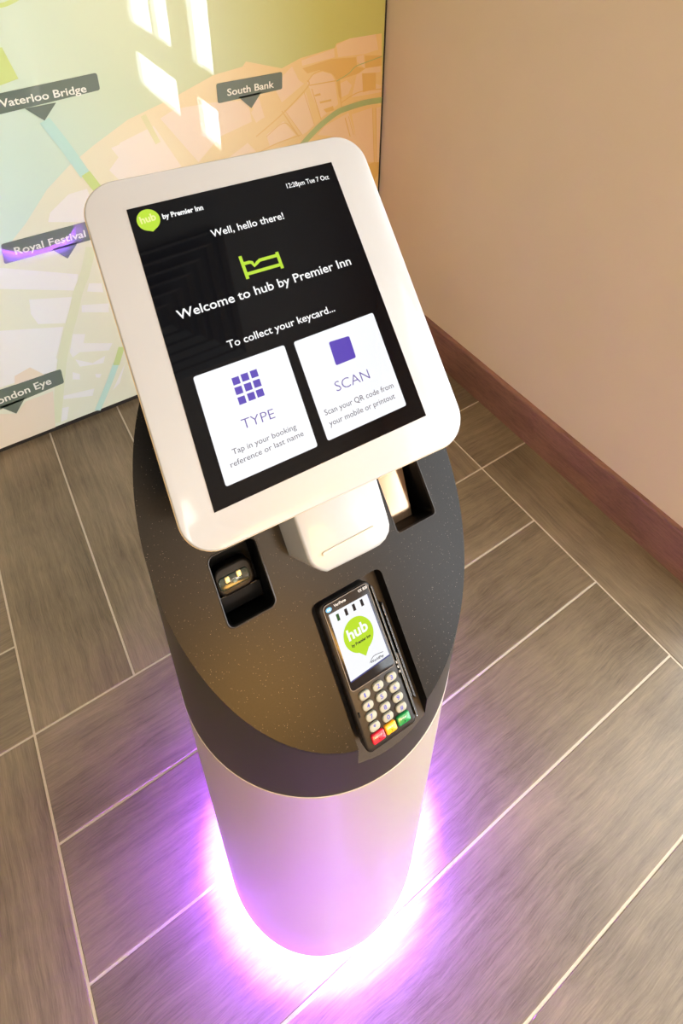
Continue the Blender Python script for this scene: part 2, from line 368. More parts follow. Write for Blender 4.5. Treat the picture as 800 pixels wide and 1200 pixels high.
def wood(name, dark, light, grain_scale=(3.5, 80.0, 3.0), rough=(0.32, 0.5), per_piece=0.18, spec=0.5):
    m = mat(name, light, 0.4, spec=spec)
    tc = nd(m, 'ShaderNodeTexCoord'); oi = nd(m, 'ShaderNodeObjectInfo')
    mp = nd(m, 'ShaderNodeMapping'); mp.inputs['Scale'].default_value = grain_scale
    off = nd(m, 'ShaderNodeVectorMath', operation='SCALE'); off.inputs[0].default_value = (37, 19, 11)
    ln(m, oi.outputs['Random'], off.inputs['Scale'])
    add = nd(m, 'ShaderNodeVectorMath', operation='ADD')
    ln(m, tc.outputs['Object'], add.inputs[0]); ln(m, off.outputs[0], add.inputs[1]); ln(m, add.outputs[0], mp.inputs['Vector'])
    # broad figure that bends the grain
    n0 = nd(m, 'ShaderNodeTexNoise', Scale=4.0, Detail=3.0, Roughness=0.6); ln(m, add.outputs[0], n0.inputs['Vector'])
    mixv = nd(m, 'ShaderNodeVectorMath', operation='MULTIPLY_ADD')
    ln(m, n0.outputs['Color'], mixv.inputs[0]); mixv.inputs[1].default_value = (0.5, 2.2, 0.5); ln(m, mp.outputs[0], mixv.inputs[2])
    n1 = nd(m, 'ShaderNodeTexNoise', Scale=1.0, Detail=7.0, Roughness=0.7); ln(m, mixv.outputs[0], n1.inputs['Vector'])
    n2 = nd(m, 'ShaderNodeTexNoise', Scale=7.0, Detail=5.0, Roughness=0.8); ln(m, mixv.outputs[0], n2.inputs['Vector'])
    mx = nd(m, 'ShaderNodeMix', data_type='FLOAT'); mx.inputs[0].default_value = 0.55
    ln(m, n1.outputs[0], mx.inputs[2]); ln(m, n2.outputs[0], mx.inputs[3])
    mx2 = nd(m, 'ShaderNodeMix', data_type='FLOAT'); mx2.inputs[0].default_value = 0.3
    ln(m, mx.outputs[0], mx2.inputs[2]); ln(m, n0.outputs[0], mx2.inputs[3])
    r = ramp(m, mx2.outputs[0], [(0.38, dark), (0.60, light)])
    hsv = nd(m, 'ShaderNodeHueSaturation')
    mr = nd(m, 'ShaderNodeMapRange'); mr.inputs['To Min'].default_value = 1 - per_piece / 2; mr.inputs['To Max'].default_value = 1 + per_piece / 2
    ln(m, oi.outputs['Random'], mr.inputs['Value']); ln(m, mr.outputs[0], hsv.inputs['Value']); ln(m, r.outputs[0], hsv.inputs['Color'])
    ln(m, hsv.outputs[0], bsdf(m).inputs['Base Color'])
    rr_ = nd(m, 'ShaderNodeMapRange'); rr_.inputs['To Min'].default_value = rough[0]; rr_.inputs['To Max'].default_value = rough[1]
    ln(m, mx.outputs[0], rr_.inputs['Value']); ln(m, rr_.outputs[0], bsdf(m).inputs['Roughness'])
    bump(m, mx.outputs[0], 0.25, 0.0006)
    return m
M_tile = wood('wood_effect_tile', TILE_D, TILE_L)
M_grout = mat('grout', GROUT, 0.8); noisy(M_grout, GROUT, tuple(v * 1.1 for v in GROUT[:3]) + (1,), 300, s=0.1)
M_base = wood('walnut_baseboard', rgb(88, 60, 52), rgb(148, 106, 92), (2.5, 30, 30), (0.35, 0.5), 0.0)
M_dark = mat('dark_gap_fill', rgb(40, 36, 34), 0.5); noisy(M_dark, rgb(36, 33, 31), rgb(46, 42, 40), 60, s=0)

# ---------------------------------------------------------------- setting
Y1, Y0, X0, ZC = 1.62, -3.0, -2.6, 2.7
struct('floor', [(X0, XW, Y0, Y1, -0.06, -0.0015)], M_grout)
floor = bpy.data.objects['floor']
random.seed(3)
gap = 0.0022; cache = {}
def plank(xa, xb, ya, yb, along_x):
    xa, xb, ya, yb = max(xa, X0), min(xb, XW - 0.0005), max(ya, Y0), min(yb, Y1)
    if xb - xa < 0.012 or yb - ya < 0.012: return
    L_, Wd = (xb - xa, yb - ya) if along_x else (yb - ya, xb - xa)
    key = (round(L_, 4), round(Wd, 4))
    if key not in cache:
        bm = bmesh.new(); l, q, b = L_ / 2 - gap, Wd / 2 - gap, 0.0012
        lo = [bm.verts.new((sx * l, sy * q, -0.009)) for sx, sy in ((-1, -1), (1, -1), (1, 1), (-1, 1))]
        mi = [bm.verts.new((sx * l, sy * q, -b * 0.6)) for sx, sy in ((-1, -1), (1, -1), (1, 1), (-1, 1))]
        hi = [bm.verts.new((sx * (l - b), sy * (q - b), 0.0)) for sx, sy in ((-1, -1), (1, -1), (1, 1), (-1, 1))]
        for A_, B_ in ((lo, mi), (mi, hi)):
            for i in range(4): bm.faces.new((A_[i], A_[(i + 1) % 4], B_[(i + 1) % 4], B_[i]))
        bm.faces.new(hi)
        me = bpy.data.meshes.new('tile'); bm.to_mesh(me); bm.free(); me.materials.append(M_tile); cache[key] = me
    o = link(bpy.data.objects.new('tile', cache[key]), floor)
    o.location = ((xa + xb) / 2, (ya + yb) / 2, random.uniform(-0.0002, 0.0002))
    o.rotation_euler = (0, 0, (0 if along_x else math.pi / 2) + (math.pi if random.random() < 0.5 else 0))
for bi in range(-2, 2):
    for bj in range(-4, 2):
        bx, by = -0.2 + 1.2 * bi, -0.4 + 1.2 * bj
        ax = (bi + bj) % 2 == 0            # block (0,0) : x[-.2,1.0] y[-.4,.8] runs along x
        for k in range(6):
            if ax: plank(bx, bx + 1.2, by + 0.2 * k, by + 0.2 * k + 0.2, True)
            else: plank(bx + 0.2 * k, bx + 0.2 * k + 0.2, by, by + 1.2, False)

struct('wall_back', [(X0 - 0.1, XW + 0.03, Y1, Y1 + 0.1, -0.06, ZC)], M_wallplain)
struct('wall_left', [(X0 - 0.1, X0, Y0, Y1, -0.06, ZC)], M_wallplain)
M_wallbrown = mat('brown_paint', rgb(96, 78, 60), 0.8); noisy(M_wallbrown, rgb(94, 76, 58), rgb(99, 81, 63), 8, s=0)
struct('wall_front', [(X0 - 0.1, XW + 0.03, Y0 - 0.1, Y0, -0.06, ZC)], M_wallbrown)
struct('ceiling', [(X0 - 0.1, XW + 0.03, Y0 - 0.1, Y1 + 0.1, ZC, ZC + 0.08)], M_ceil)
zs, zt = 0.10, 2.15
rb = []; ys = Y0
for (a, b), zs in zip(WIN, SILL):
    rb.append((XW, XW + 0.03, ys, a, -0.06, ZC)); rb.append((XW, XW + 0.03, a, b, -0.06, zs)); rb.append((XW, XW + 0.03, a, b, zt, ZC)); ys = b
rb.append((XW, XW + 0.03, ys, Y1, -0.06, ZC))
struct('wall_right', rb, M_wall)
M_frame = mat('white_window_frame', rgb(225, 225, 220), 0.4); noisy(M_frame, rgb(222, 222, 217), rgb(228, 228, 224), 20, s=0)
M_glass = bpy.data.materials.new('window_glass'); M_glass.use_nodes = True
nt = M_glass.node_tree; nt.nodes.clear()
out_ = nt.nodes.new('ShaderNodeOutputMaterial'); tr = nt.nodes.new('ShaderNodeBsdfTransparent'); gl = nt.nodes.new('ShaderNodeBsdfGlossy'); gl.inputs['Roughness'].default_value = 0.02
ms = nt.nodes.new('ShaderNodeMixShader'); ms.inputs[0].default_value = 0.06
nt.links.new(tr.outputs[0], ms.inputs[1]); nt.links.new(gl.outputs[0], ms.inputs[2]); nt.links.new(ms.outputs[0], out_.inputs[0])
for i, (a, b) in enumerate(WIN):
    f = 0.022; x0, x1 = XW - 0.004, XW + 0.026; zs = SILL[i]; low = zs < 0.3; t0 = 0.52 if low else zs + f
    bx = [(x0, x1, a, a + f, zs, zt), (x0, x1, b - f, b, zs, zt), (x0, x1, a + f, b - f, zs, zs + f), (x0, x1, a + f, b - f, zt - f, zt)]
    if low: bx.append((x0, x1, a + f, b - f, 0.34, 0.52))
    if b - a > 0.5: bx.append((x0, x1, (a + b) / 2 + 0.06, (a + b) / 2 + 0.09, t0, zt - f))
    wo = struct('window_%d' % (i + 1), bx, M_frame, 0.002)
    for (z0, z1) in (((zs + f, 0.34), (0.52, zt - f)) if low else ((zs + f, zt - f),)):
        mk('pane', [(x0 + 0.015, a + f, z0), (x0 + 0.015, b - f, z0), (x0 + 0.015, b - f, z1), (x0 + 0.015, a + f, z1)], [(0, 1, 2, 3)], M_glass, wo)

# baseboard on the right wall, with a chamfered top
bm = bmesh.new()
pf = [(XW, 0.0), (XW - 0.0125, 0.0), (XW - 0.0125, 0.136), (XW - 0.010, 0.141), (XW - 0.0005, 0.143), (XW, 0.143)]
def extr(y0, y1):
    a = [bm.verts.new((x, y0, z)) for x, z in pf]; b = [bm.verts.new((x, y1, z)) for x, z in pf]
    for i in range(len(pf)): j = (i + 1) % len(pf); bm.faces.new((a[i], a[j], b[j], b[i]))
    bm.faces.new(a); bm.faces.new(b[::-1])
extr(0.22 + 0.01, Y1 - 0.032); extr(Y0, WIN[1][0] - 0.02)
bb = from_bm('baseboard_right', bm, M_base, kind='structure')
bb.data.transform(Matrix.Rotation(-math.pi / 2, 4, 'Z')); bb.rotation_euler = (0, 0, math.pi / 2)

# ceiling air diffuser: nested square frames (mirrored in the glossy screen)
M_vent = mat('vent_metal', rgb(225, 222, 215), 0.4); noisy(M_vent, rgb(223, 220, 213), rgb(228, 225, 218), 30, s=0)
M_vback = mat('vent_shade', rgb(150, 146, 140), 0.6); noisy(M_vback, rgb(148, 144, 138), rgb(152, 148, 142), 30, s=0)
vt = thing('ceiling_vent', 'white square ceiling air diffuser of nested frames above the kiosk', 'vent', (0.25, -0.7, ZC))
mk('backing', [(0.25 - .29, -.7 - .29, ZC - .001), (0.25 + .29, -.7 - .29, ZC - .001), (.25 + .29, -.7 + .29, ZC - .001), (.25 - .29, -.7 + .29, ZC - .001)], [(0, 3, 2, 1)], M_vback, vt)
for k in range(6):
    s0 = 0.30 - 0.047 * k; s1 = s0 - 0.02
    V = [(0.25 + sx * s, -0.7 + sy * s, z) for (s, z) in ((s0, ZC - 0.03), (s1, ZC - 0.012)) for sx, sy in ((-1, -1), (1, -1), (1, 1), (-1, 1))]
    mk('frame', V, [(i, (i + 1) % 4, 4 + (i + 1) % 4, 4 + i) for i in range(4)], M_vent, vt)
M_lamp = mat('lamp_glass', rgb(255, 240, 215), 0.5, emis=(1, .85, .65, 1), es=4)
for i, (lx, ly) in enumerate(LAMPS):
    t = thing('ceiling_lamp', ('round recessed ceiling lamp, %s' % LAMP_LB[i]), 'lamp', (lx, ly, ZC), 'recessed ceiling lamps')
    lathe('rim', [(0.085, ZC - 0.001), (0.085, ZC - 0.008), (0.065, ZC - 0.012), (0.06, ZC - 0.004)], lx, ly, M_vent, t, 32)
    mk('diffuser', [(lx + .06 * math.cos(a * math.pi / 12), ly + .06 * math.sin(a * math.pi / 12), ZC - 0.005) for a in range(24)], [tuple(reversed(range(24)))], M_lamp, t)
# ---------------------------------------------------------------- wall map (printed glass panel)
YP = 1.59
PF = Frame((0, YP, 0), (1, 0, 0), (0, 0, 1))     # normal points into the room (-y)
XP0, XP1, ZP0, ZP1 = -2.2, 1.176, 0.02, 2.45
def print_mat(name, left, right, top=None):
    """ink with pale sheen put into its colour: hazy to the left, fuller to the right"""
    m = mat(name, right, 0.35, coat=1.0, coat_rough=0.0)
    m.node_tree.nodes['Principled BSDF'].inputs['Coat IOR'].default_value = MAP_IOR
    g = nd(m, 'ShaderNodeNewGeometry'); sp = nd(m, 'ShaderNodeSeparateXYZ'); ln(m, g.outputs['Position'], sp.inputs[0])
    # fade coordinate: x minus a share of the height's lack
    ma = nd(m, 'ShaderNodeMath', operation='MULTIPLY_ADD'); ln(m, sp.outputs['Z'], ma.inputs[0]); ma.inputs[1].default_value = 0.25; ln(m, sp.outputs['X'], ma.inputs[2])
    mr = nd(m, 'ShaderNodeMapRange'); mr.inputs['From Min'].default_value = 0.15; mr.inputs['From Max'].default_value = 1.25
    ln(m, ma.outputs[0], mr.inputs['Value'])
    r = ramp(m, mr.outputs[0], [(0.0, left), (1.0, right)]); ln(m, r.outputs[0], bsdf(m).inputs['Base Color'])  # haze of the glossy sheet goes into the ink colour
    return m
pm = thing('wall_map', 'large glossy printed city map panel covering the left wall', 'wall map', (XP0, YP + 0.03, 0))
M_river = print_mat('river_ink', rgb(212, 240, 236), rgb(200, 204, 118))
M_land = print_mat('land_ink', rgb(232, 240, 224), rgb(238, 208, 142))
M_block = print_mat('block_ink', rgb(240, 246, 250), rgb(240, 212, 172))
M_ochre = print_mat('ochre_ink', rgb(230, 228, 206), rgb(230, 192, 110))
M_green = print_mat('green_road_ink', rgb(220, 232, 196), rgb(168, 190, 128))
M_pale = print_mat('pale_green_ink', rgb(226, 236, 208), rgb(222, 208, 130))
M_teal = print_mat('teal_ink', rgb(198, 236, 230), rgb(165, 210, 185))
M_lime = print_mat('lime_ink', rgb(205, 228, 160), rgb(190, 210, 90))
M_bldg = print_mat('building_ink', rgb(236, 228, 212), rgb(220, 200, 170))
M_labelp = mat('label_plate', rgb(100, 118, 108), 0.35, coat=1.0, coat_rough=0.0); bsdf(M_labelp).inputs['Coat IOR'].default_value = MAP_IOR
noisy(M_labelp, rgb(98, 116, 106), rgb(102, 120, 110), 5, s=0)  # dark plate, lightened by sheet haze put into its colour
M_ltext = mat('label_lettering', rgb(240, 244, 236), 0.35, coat=1.0, coat_rough=0.0)
bm = bmesh.new(); bm_box(bm, PF, XP0, XP1, ZP0, ZP1, -0.028, 0.0)
from_bm('sheet', bm, M_river, pm)
def clip_poly(pl):
    def side(pl, f, inter):
        out = []
        for i in range(len(pl)):
            a, b = pl[i - 1], pl[i]
            if f(b):
                if not f(a): out.append(inter(a, b))
                out.append(b)
            elif f(a): out.append(inter(a, b))
        return out
    def ix(c): return lambda a, b: (c, a[1] + (b[1] - a[1]) * (c - a[0]) / (b[0] - a[0]))
    def iz(c): return lambda a, b: (a[0] + (b[0] - a[0]) * (c - a[1]) / (b[1] - a[1]), c)
    pl = side(pl, lambda p: p[0] <= XP1, ix(XP1)); pl = side(pl, lambda p: p[1] >= ZP0, iz(ZP0)) if pl else pl
    pl = side(pl, lambda p: p[0] >= XP0, ix(XP0)) if pl else pl
    return pl
MP = D['map']
def layer(name, key, h, m):
    for i, p in enumerate(MP[key]):
        p = clip_poly(p)
        if len(p) > 2: flat(name, PF, [p], h + 0.000006 * i, m, pm)
def lines(name, key, h, m):
    for i, (pts, wd) in enumerate(MP[key]):
        pts = [(min(p[0], XP1), max(p[1], ZP0)) for p in pts]; ribbons(name, PF, [(pts, wd)], h + 0.00001 * i, m, pm)
layer('land_print', 'land', 0.0002, M_land)
layer('city_block_print', 'block', 0.0004, M_block)
layer('square_print', 'ochre', 0.0006, M_ochre)
lines('street_print', 'ochre_line', 0.0008, M_ochre)
lines('pale_road_print', 'pale_green_line', 0.0010, M_pale)
lines('canal_print', 'teal_line', 0.0012, M_teal)
lines('lime_road_print', 'lime_line', 0.0014, M_lime)
lines('green_road_print', 'green_line', 0.0016, M_green)
layer('building_print', 'building', 0.0018, M_bldg)
for nm, quad, tip, (s, a, b, cap) in D['labels']:
    # plate with small rounded corners and its pointer, one outline
    def rnd(q, r=0.006, n=4):
        out = []
        for i in range(4):
            p0, p1, p2 = Vector(q[i - 1]), Vector(q[i]), Vector(q[(i + 1) % 4])
            a_ = p1 + (p0 - p1).normalized() * r; b_ = p1 + (p2 - p1).normalized() * r
            for k in range(n + 1):
                t = k / n; out.append(tuple(a_ * (1 - t) ** 2 + p1 * 2 * t * (1 - t) + b_ * t * t))
        return out
    V, F = [], []
    up_ = 0.006
    tp = [(tip[0][0], tip[0][1] + up_), tuple(tip[1]), (tip[2][0], tip[2][1] + up_)]
    hh_ = 0.0026
    for ol in (rnd(quad), tp):
        area2 = sum(ol[i][0] * ol[(i + 1) % len(ol)][1] - ol[(i + 1) % len(ol)][0] * ol[i][1] for i in range(len(ol)))
        if area2 < 0: ol = ol[::-1]
        b0 = len(V); n_ = len(ol)
        V += [PF(u, v, 0.001) for u, v in ol] + [PF(u, v, hh_) for u, v in ol]
        F.append(tuple(range(b0 + n_, b0 + 2 * n_)))
        F += [(b0 + i, b0 + (i + 1) % n_, b0 + n_ + (i + 1) % n_, b0 + n_ + i) for i in range(n_)]
    lp_ = mk('label_plate', V, F, M_labelp, pm, label='dark green map label reading ' + nm)
    lettering('lettering', s, PF, a, b, cap, hh_ + 0.0002, M_ltext, lp_, bold=0.015)
# recess shadow under the panel as a dark strip, dark fill in the corner gap
struct('shadow_strip_back', [(X0, XW - 0.013, YP + 0.006, Y1, 0.0, 0.019)], M_dark)
struct('gap_fill_1', [(XP1, XW, YP + 0.004, Y1, 0.02, ZP1)], M_dark)

# ---------------------------------------------------------------- kiosk
KD = D['kiosk']; CX, CY = KD['c']; RC = KD['r']; ZCOL = KD['zc']
KF = Frame(KD['O'], KD['U'], KD['V'])            # the sloping top surface: u right, v up the slope, n out
TD = D['tab']; TF = Frame(TD['o'], TD['u'], TD['up'])
kiosk = thing('check_in_kiosk', 'white round self-service kiosk with dark sloping top and tilted touchscreen', 'kiosk', (CX, CY, 0))

M_col = mat('column_lacquer', rgb(232, 222, 208), 0.30, coat=0.4, coat_rough=0.1); noisy(M_col, rgb(203, 190, 170), rgb(206, 193, 173), 4, s=0)
M_white = mat('white_gloss_plastic', rgb(168, 168, 168), 0.3, coat=0.15, coat_rough=0.05); noisy(M_white, rgb(167, 167, 167), rgb(170, 170, 170), 6, s=0)
M_cream = mat('beige_lit_edge', rgb(226, 200, 150), 0.4); noisy(M_cream, rgb(224, 198, 148), rgb(228, 202, 152), 6, s=0)
# dark powder coat with fine metallic fleck
M_top = mat('dark_fleck_coat', rgb(34, 30, 28), 0.28, spec=0.2)
tc = nd(M_top, 'ShaderNodeTexCoord'); vo = nd(M_top, 'ShaderNodeTexVoronoi', Scale=1300.0); ln(M_top, tc.outputs['Object'], vo.inputs['Vector'])
sep = nd(M_top, 'ShaderNodeSeparateColor'); ln(M_top, vo.outputs['Color'], sep.inputs[0])
g1 = nd(M_top, 'ShaderNodeMath', operation='GREATER_THAN'); ln(M_top, sep.outputs[0], g1.inputs[0]); g1.inputs[1].default_value = 0.978
g2 = nd(M_top, 'ShaderNodeMath', operation='LESS_THAN'); ln(M_top, vo.outputs['Distance'], g2.inputs[0]); g2.inputs[1].default_value = 0.33
fl_ = nd(M_top, 'ShaderNodeMath', operation='MULTIPLY'); ln(M_top, g1.outputs[0], fl_.inputs[0]); ln(M_top, g2.outputs[0], fl_.inputs[1])
nz = nd(M_top, 'ShaderNodeTexNoise', Scale=900.0, Detail=2.0); ln(M_top, tc.outputs['Object'], nz.inputs['Vector'])
rp = ramp(M_top, nz.outputs[0], [(0.35, rgb(12, 10, 9)), (0.65, rgb(20, 17, 15))])
mx = nd(M_top, 'ShaderNodeMix', data_type='RGBA'); ln(M_top, fl_.outputs[0], mx.inputs[0]); ln(M_top, rp.outputs[0], mx.inputs[6]); mx.inputs[7].default_value = rgb(125, 116, 104)
ln(M_top, mx.outputs[2], bsdf(M_top).inputs['Base Color'])
M_side = mat('dark_satin', rgb(44, 36, 36), 0.38); noisy(M_side, rgb(25, 20, 19), rgb(30, 24, 23), 700, s=0.03)
M_black = mat('black_plastic', rgb(7, 7, 7), 0.5, spec=0.15); noisy(M_black, rgb(6, 6, 6), rgb(9, 9, 9), 400, s=0)
M_blackgloss = mat('black_gloss', rgb(8, 8, 10), 0.08); noisy(M_blackgloss, rgb(8, 8, 10), rgb(10, 10, 12), 5, s=0)

M_chin = mat('recess_floor', rgb(52, 46, 43), 0.4, spec=0.3); noisy(M_chin, rgb(50, 44, 41), rgb(56, 50, 46), 500, s=0.03)
# column: lathe, hollow at the foot with a recessed light ring
prof = [(0.02, 0.07), (0.1590, 0.066), (0.1605, 0.030), (0.1612, 0.0262), (0.1625, 0.0250), (0.1636, 0.0262), (0.1642, 0.030),
        (RC, 0.05), (RC, ZCOL - 0.006), (RC + 0.0008, ZCOL - 0.004), (RC + 0.0008, ZCOL - 0.001), (RC - 0.001, ZCOL - 0.0002), (0.12, ZCOL - 0.0002)]
colm = lathe('column', prof, CX, CY, M_col, kiosk, 160)
lathe('plinth', [(0.045, 0.0), (0.045, 0.07), (0.001, 0.07)], CX, CY, M_black, kiosk, 96)
M_led = mat('light_ring_purple', (0.3, 0.1, 0.8, 1), 0.5, emis=LEDC, es=LED1)
M_led2 = mat('added_halo_purple', (0.3, 0.1, 0.8, 1), 0.5, emis=LEDC2, es=LED2)
lathe('added_halo_strip', [(0.1575, 0.034), (0.1575, 0.052), (0.1586, 0.052), (0.1586, 0.034)], CX, CY, M_led2, kiosk, 96, closed=True, label='added purple strip inside the column foot, widening the floor glow')  # unseen second strip, added to spread the purple halo across the floor
lathe('light_ring', [(0.108, 0.056), (0.108, 0.052), (0.118, 0.052), (0.118, 0.056)], CX, CY, M_led, kiosk, 96, closed=True, label='purple light ring under the column')

# collar: cylinder cut by the sloping plane, pockets cut in
def plane_z(x, y):
    n = KF.n; return KF.o.z - (n.x * (x - KF.o.x) + n.y * (y - KF.o.y)) / n.z
bm = bmesh.new(); N = 160; RR = 0.1645
bot, top_ = [], []
for i in range(N):
    a = 2 * math.pi * i / N; px, py = CX + RR * math.cos(a), CY + RR * math.sin(a)
    bot.append(bm.verts.new((px, py, ZCOL))); top_.append(bm.verts.new((px, py, plane_z(px, py))))
fb = bm.faces.new(bot[::-1]); ft = bm.faces.new(top_)
for i in range(N): bm.faces.new((bot[i], bot[(i + 1) % N], top_[(i + 1) % N], top_[i]))
te = [e for e in bm.edges if e.verts[0] in top_ and e.verts[1] in top_]
bmesh.ops.bevel(bm, geom=te, offset=0.0035, segments=4, profile=0.5, affect='EDGES')
me = bpy.data.meshes.new('collar'); bmesh.ops.recalc_face_normals(bm, faces=bm.faces); bm.to_mesh(me); bm.free()
co = bpy.data.objects.new('collar_tmp', me); col.objects.link(co)
def cutter(ol, h0, h1, taper=0.0):
    V, F = loft(KF, [(shrink(ol, taper), h0), (ol, 0.0), (ol, h1)]); m_ = bpy.data.meshes.new('c')
    m_.from_pydata([tuple(v) for v in V], [], F); o = bpy.data.objects.new('cut', m_); col.objects.link(o)
    b = bmesh.new(); b.from_mesh(m_); bmesh.ops.recalc_face_normals(b, faces=b.faces); b.to_mesh(m_); b.free(); return o
REC = (-0.0375, 0.0438, -0.34, -0.0925)
LP = (-0.1135, -0.0665, -0.0752, -0.009); RP = (0.0752, 0.1245, -0.0720, -0.0072)
def rect(b, r, n=5): return rr(b[1] - b[0], b[3] - b[2], r, n, (b[0] + b[1]) / 2, (b[2] + b[3]) / 2)
cuts = [cutter(rect(REC, 0.007), -0.021, 0.06), cutter(rect(LP, 0.006), -0.05, 0.05, 0.0), cutter(rect(RP, 0.004), -0.055, 0.05, 0.001)]
for c_ in cuts:
    md = co.modifiers.new('b', 'BOOLEAN'); md.operation = 'DIFFERENCE'; md.object = c_; md.solver = 'EXACT'
dg = bpy.context.evaluated_depsgraph_get(); me2 = bpy.data.meshes.new_from_object(co.evaluated_get(dg))
for c_ in cuts: bpy.data.objects.remove(c_)
bpy.data.objects.remove(co)
_b = bmesh.new(); _b.from_mesh(me2); bmesh.ops.remove_doubles(_b, verts=_b.verts, dist=0.00002); bmesh.ops.dissolve_degenerate(_b, dist=0.00001, edges=_b.edges); _b.to_mesh(me2); _b.free()
for v in me2.vertices: v.co -= Vector((CX, CY, 0))
me2.materials.clear(); me2.materials.append(M_top); me2.materials.append(M_side); me2.materials.append(M_black); me2.materials.append(M_chin)
for p in me2.polygons:
    up = p.normal.dot(KF.n); cz = KF.n.dot(Vector((p.center.x + CX, p.center.y + CY, p.center.z)) - KF.o)
    rad = math.hypot(p.center.x, p.center.y)
    p.material_index = 0 if (cz > -0.004 and up > 0.5) or (cz > -0.0015 and rad < RR - 0.001) else (1 if rad > RR - 0.004 and up < 0.95 else (3 if up > 0.9 and cz > -0.03 else 2))
me2.polygons.foreach_set('use_smooth', [True] * len(me2.polygons)); me2.set_sharp_from_angle(angle=math.radians(30))
me2.name = 'collar'
collar = link(bpy.data.objects.new('collar', me2), kiosk); collar['label'] = 'dark speckled sloping top collar'

# rims of the two pockets
def rim(name, b, r, wd, h, m, parent):
    o0 = rect(b, r); o1 = shrink(o0, -wd); o2 = shrink(o0, wd)
    V, F = loft(KF, [(o1, 0.0), (shrink(o1, wd * 0.3), h), (shrink(o0, -wd * 0.1), h), (o0, h * 0.4), (shrink(o0, 0.0002), -0.006)], False, False)
    o = mk(name, V, F, m, parent, smooth=True); return o
M_rim = mat('dark_rim', rgb(38, 34, 32), 0.35); noisy(M_rim, rgb(36, 32, 30), rgb(41, 37, 35), 200, s=0)
rim('pocket_rim', LP, 0.006, 0.0016, 0.0008, M_rim, collar)
rim('pocket_rim', RP, 0.004, 0.0010, 0.0005, M_rim, collar)
# black linings
def lining(b, r, depth):
    o0 = shrink(rect(b, r), 0.0004)
    V, F = loft(KF, [(o0, -depth + 0.0005), (o0, -0.004)], True, False); return mk('pocket_lining', V, F, M_black, collar)
lining(LP, 0.006, 0.05); lining(RP, 0.004, 0.055)
# key encoder in the left pocket: tray, rounded reader head with two LED reflections put in as glowing gold squares
reader = pad('card_reader', KF, rr(0.0395, 0.028, 0.010, 6, -0.0915, -0.0420), -0.046, -0.027, mat('reader_housing', rgb(22, 21, 20), 0.35, spec=0.3), kiosk, 0.003, label='small dark card reader with gold LED glints in left pocket')
noisy(reader.data.materials[0], rgb(20, 19, 18), rgb(25, 23, 22), 90, s=0)
M_pcb = mat('green_lens', rgb(30, 48, 42), 0.15); noisy(M_pcb, rgb(24, 40, 34), rgb(44, 66, 58), 250, s=0)
pad('lens', KF, rr(0.031, 0.0125, 0.004, 5, -0.0925, -0.0435), -0.0275, -0.0255, M_pcb, reader, 0.0008, label='dark green lens of the reader')
M_gold = mat('gold_glint', rgb(240, 205, 120), 0.3, 0.6, emis=(1.0, 0.75, 0.35, 1), es=0.35); noisy(M_gold, rgb(240, 205, 120), rgb(255, 225, 150), 800, s=0)  # glow and gold colour stand in for LED reflections
for (u, v) in ((-0.0990, -0.0408), (-0.0868, -0.0400)):
    pad('glint', KF, rr(0.0044, 0.0056, 0.0008, 2, u, v), -0.0258, -0.0238, M_gold, reader, 0.0005, label='small gold LED glint')
pad('reader_patch', KF, rr(0.0040, 0.0035, 0.0008, 2, -0.0925, -0.0450), -0.0258, -0.0245, mat('grey_patch', rgb(120, 140, 125), 0.3), reader, 0.0004)
M_step = mat('pocket_step', rgb(9, 8, 8), 0.4, spec=0.2); noisy(M_step, rgb(8, 7, 7), rgb(11, 10, 10), 90, s=0)
bm = bmesh.new(); bm_box(bm, KF, LP[0] + 0.0008, LP[1] - 0.0008, -0.0735, -0.0585, -0.0495, -0.040, 0.0006, 2); from_bm('reader_step', bm, M_step, kiosk)
bm = bmesh.new(); bm_box(bm, KF, LP[0] + 0.0010, LP[1] - 0.004, -0.0586, -0.0580, -0.0402, -0.0397); from_bm('step_edge', bm, mat('edge_light', rgb(110, 100, 92), 0.3), kiosk)
# scanner window in the right pocket
M_scan = mat('scanner_mirror', rgb(165, 138, 112), 0.12, 0.7); noisy(M_scan, rgb(162, 135, 109), rgb(168, 141, 115), 5, s=0)
V = [KF(u, v, h) for h in (-0.034, -0.031) for (u, v) in ((0.0762, -0.0712), (0.1110, -0.0712), (0.1215, -0.0085), (0.0762, -0.0085))]
scn = mk('scanner_window', V, [(0, 3, 2, 1), (4, 5, 6, 7), (0, 1, 5, 4), (1, 2, 6, 5), (2, 3, 7, 6), (3, 0, 4, 7)], M_scan, kiosk, label='shiny mirror-like scanner window in right pocket')

# neck: card slot block rising from the slope and running under the screen
NH = 0.055
no = [(-0.0372, -0.036), (-0.0366, -0.0405), (-0.0340, -0.0460), (-0.0285, -0.0515), (-0.0235, -0.0545), (0.0200, -0.0562), (0.0320, -0.0562), (0.0400, -0.0540), (0.0462, -0.0490), (0.0492, -0.0430), (0.0500, -0.036), (0.0532, 0.010), (0.0532, 0.125), (-0.0372, 0.125)]
base_o = [(u * 0.985 - (0.0015 if u < 0 else 0.0), v) for (u, v) in no]
base_o = [((-0.0400 if u < -0.036 else u), v) for (u, v) in base_o]
rings = [(base_o, -0.001), (no, NH - 0.003)]
for i in range(1, 4):
    a = math.pi / 2 * i / 3; rings.append((shrink(no, 0.003 * (1 - math.cos(a))), NH - 0.003 + 0.003 * math.sin(a)))
V, F = loft(KF, rings); nk = mk('neck', V, F, M_white, kiosk, smooth=True); nk.data.set_sharp_from_angle(angle=math.radians(45)); nk['label'] = 'white neck block with card slot'
M_slot = mat('slot_shade', rgb(206, 194, 170), 0.4); noisy(M_slot, rgb(203, 191, 167), rgb(209, 197, 173), 30, s=0)
(s0u, s0v), (s1u, s1v) = D['slot']
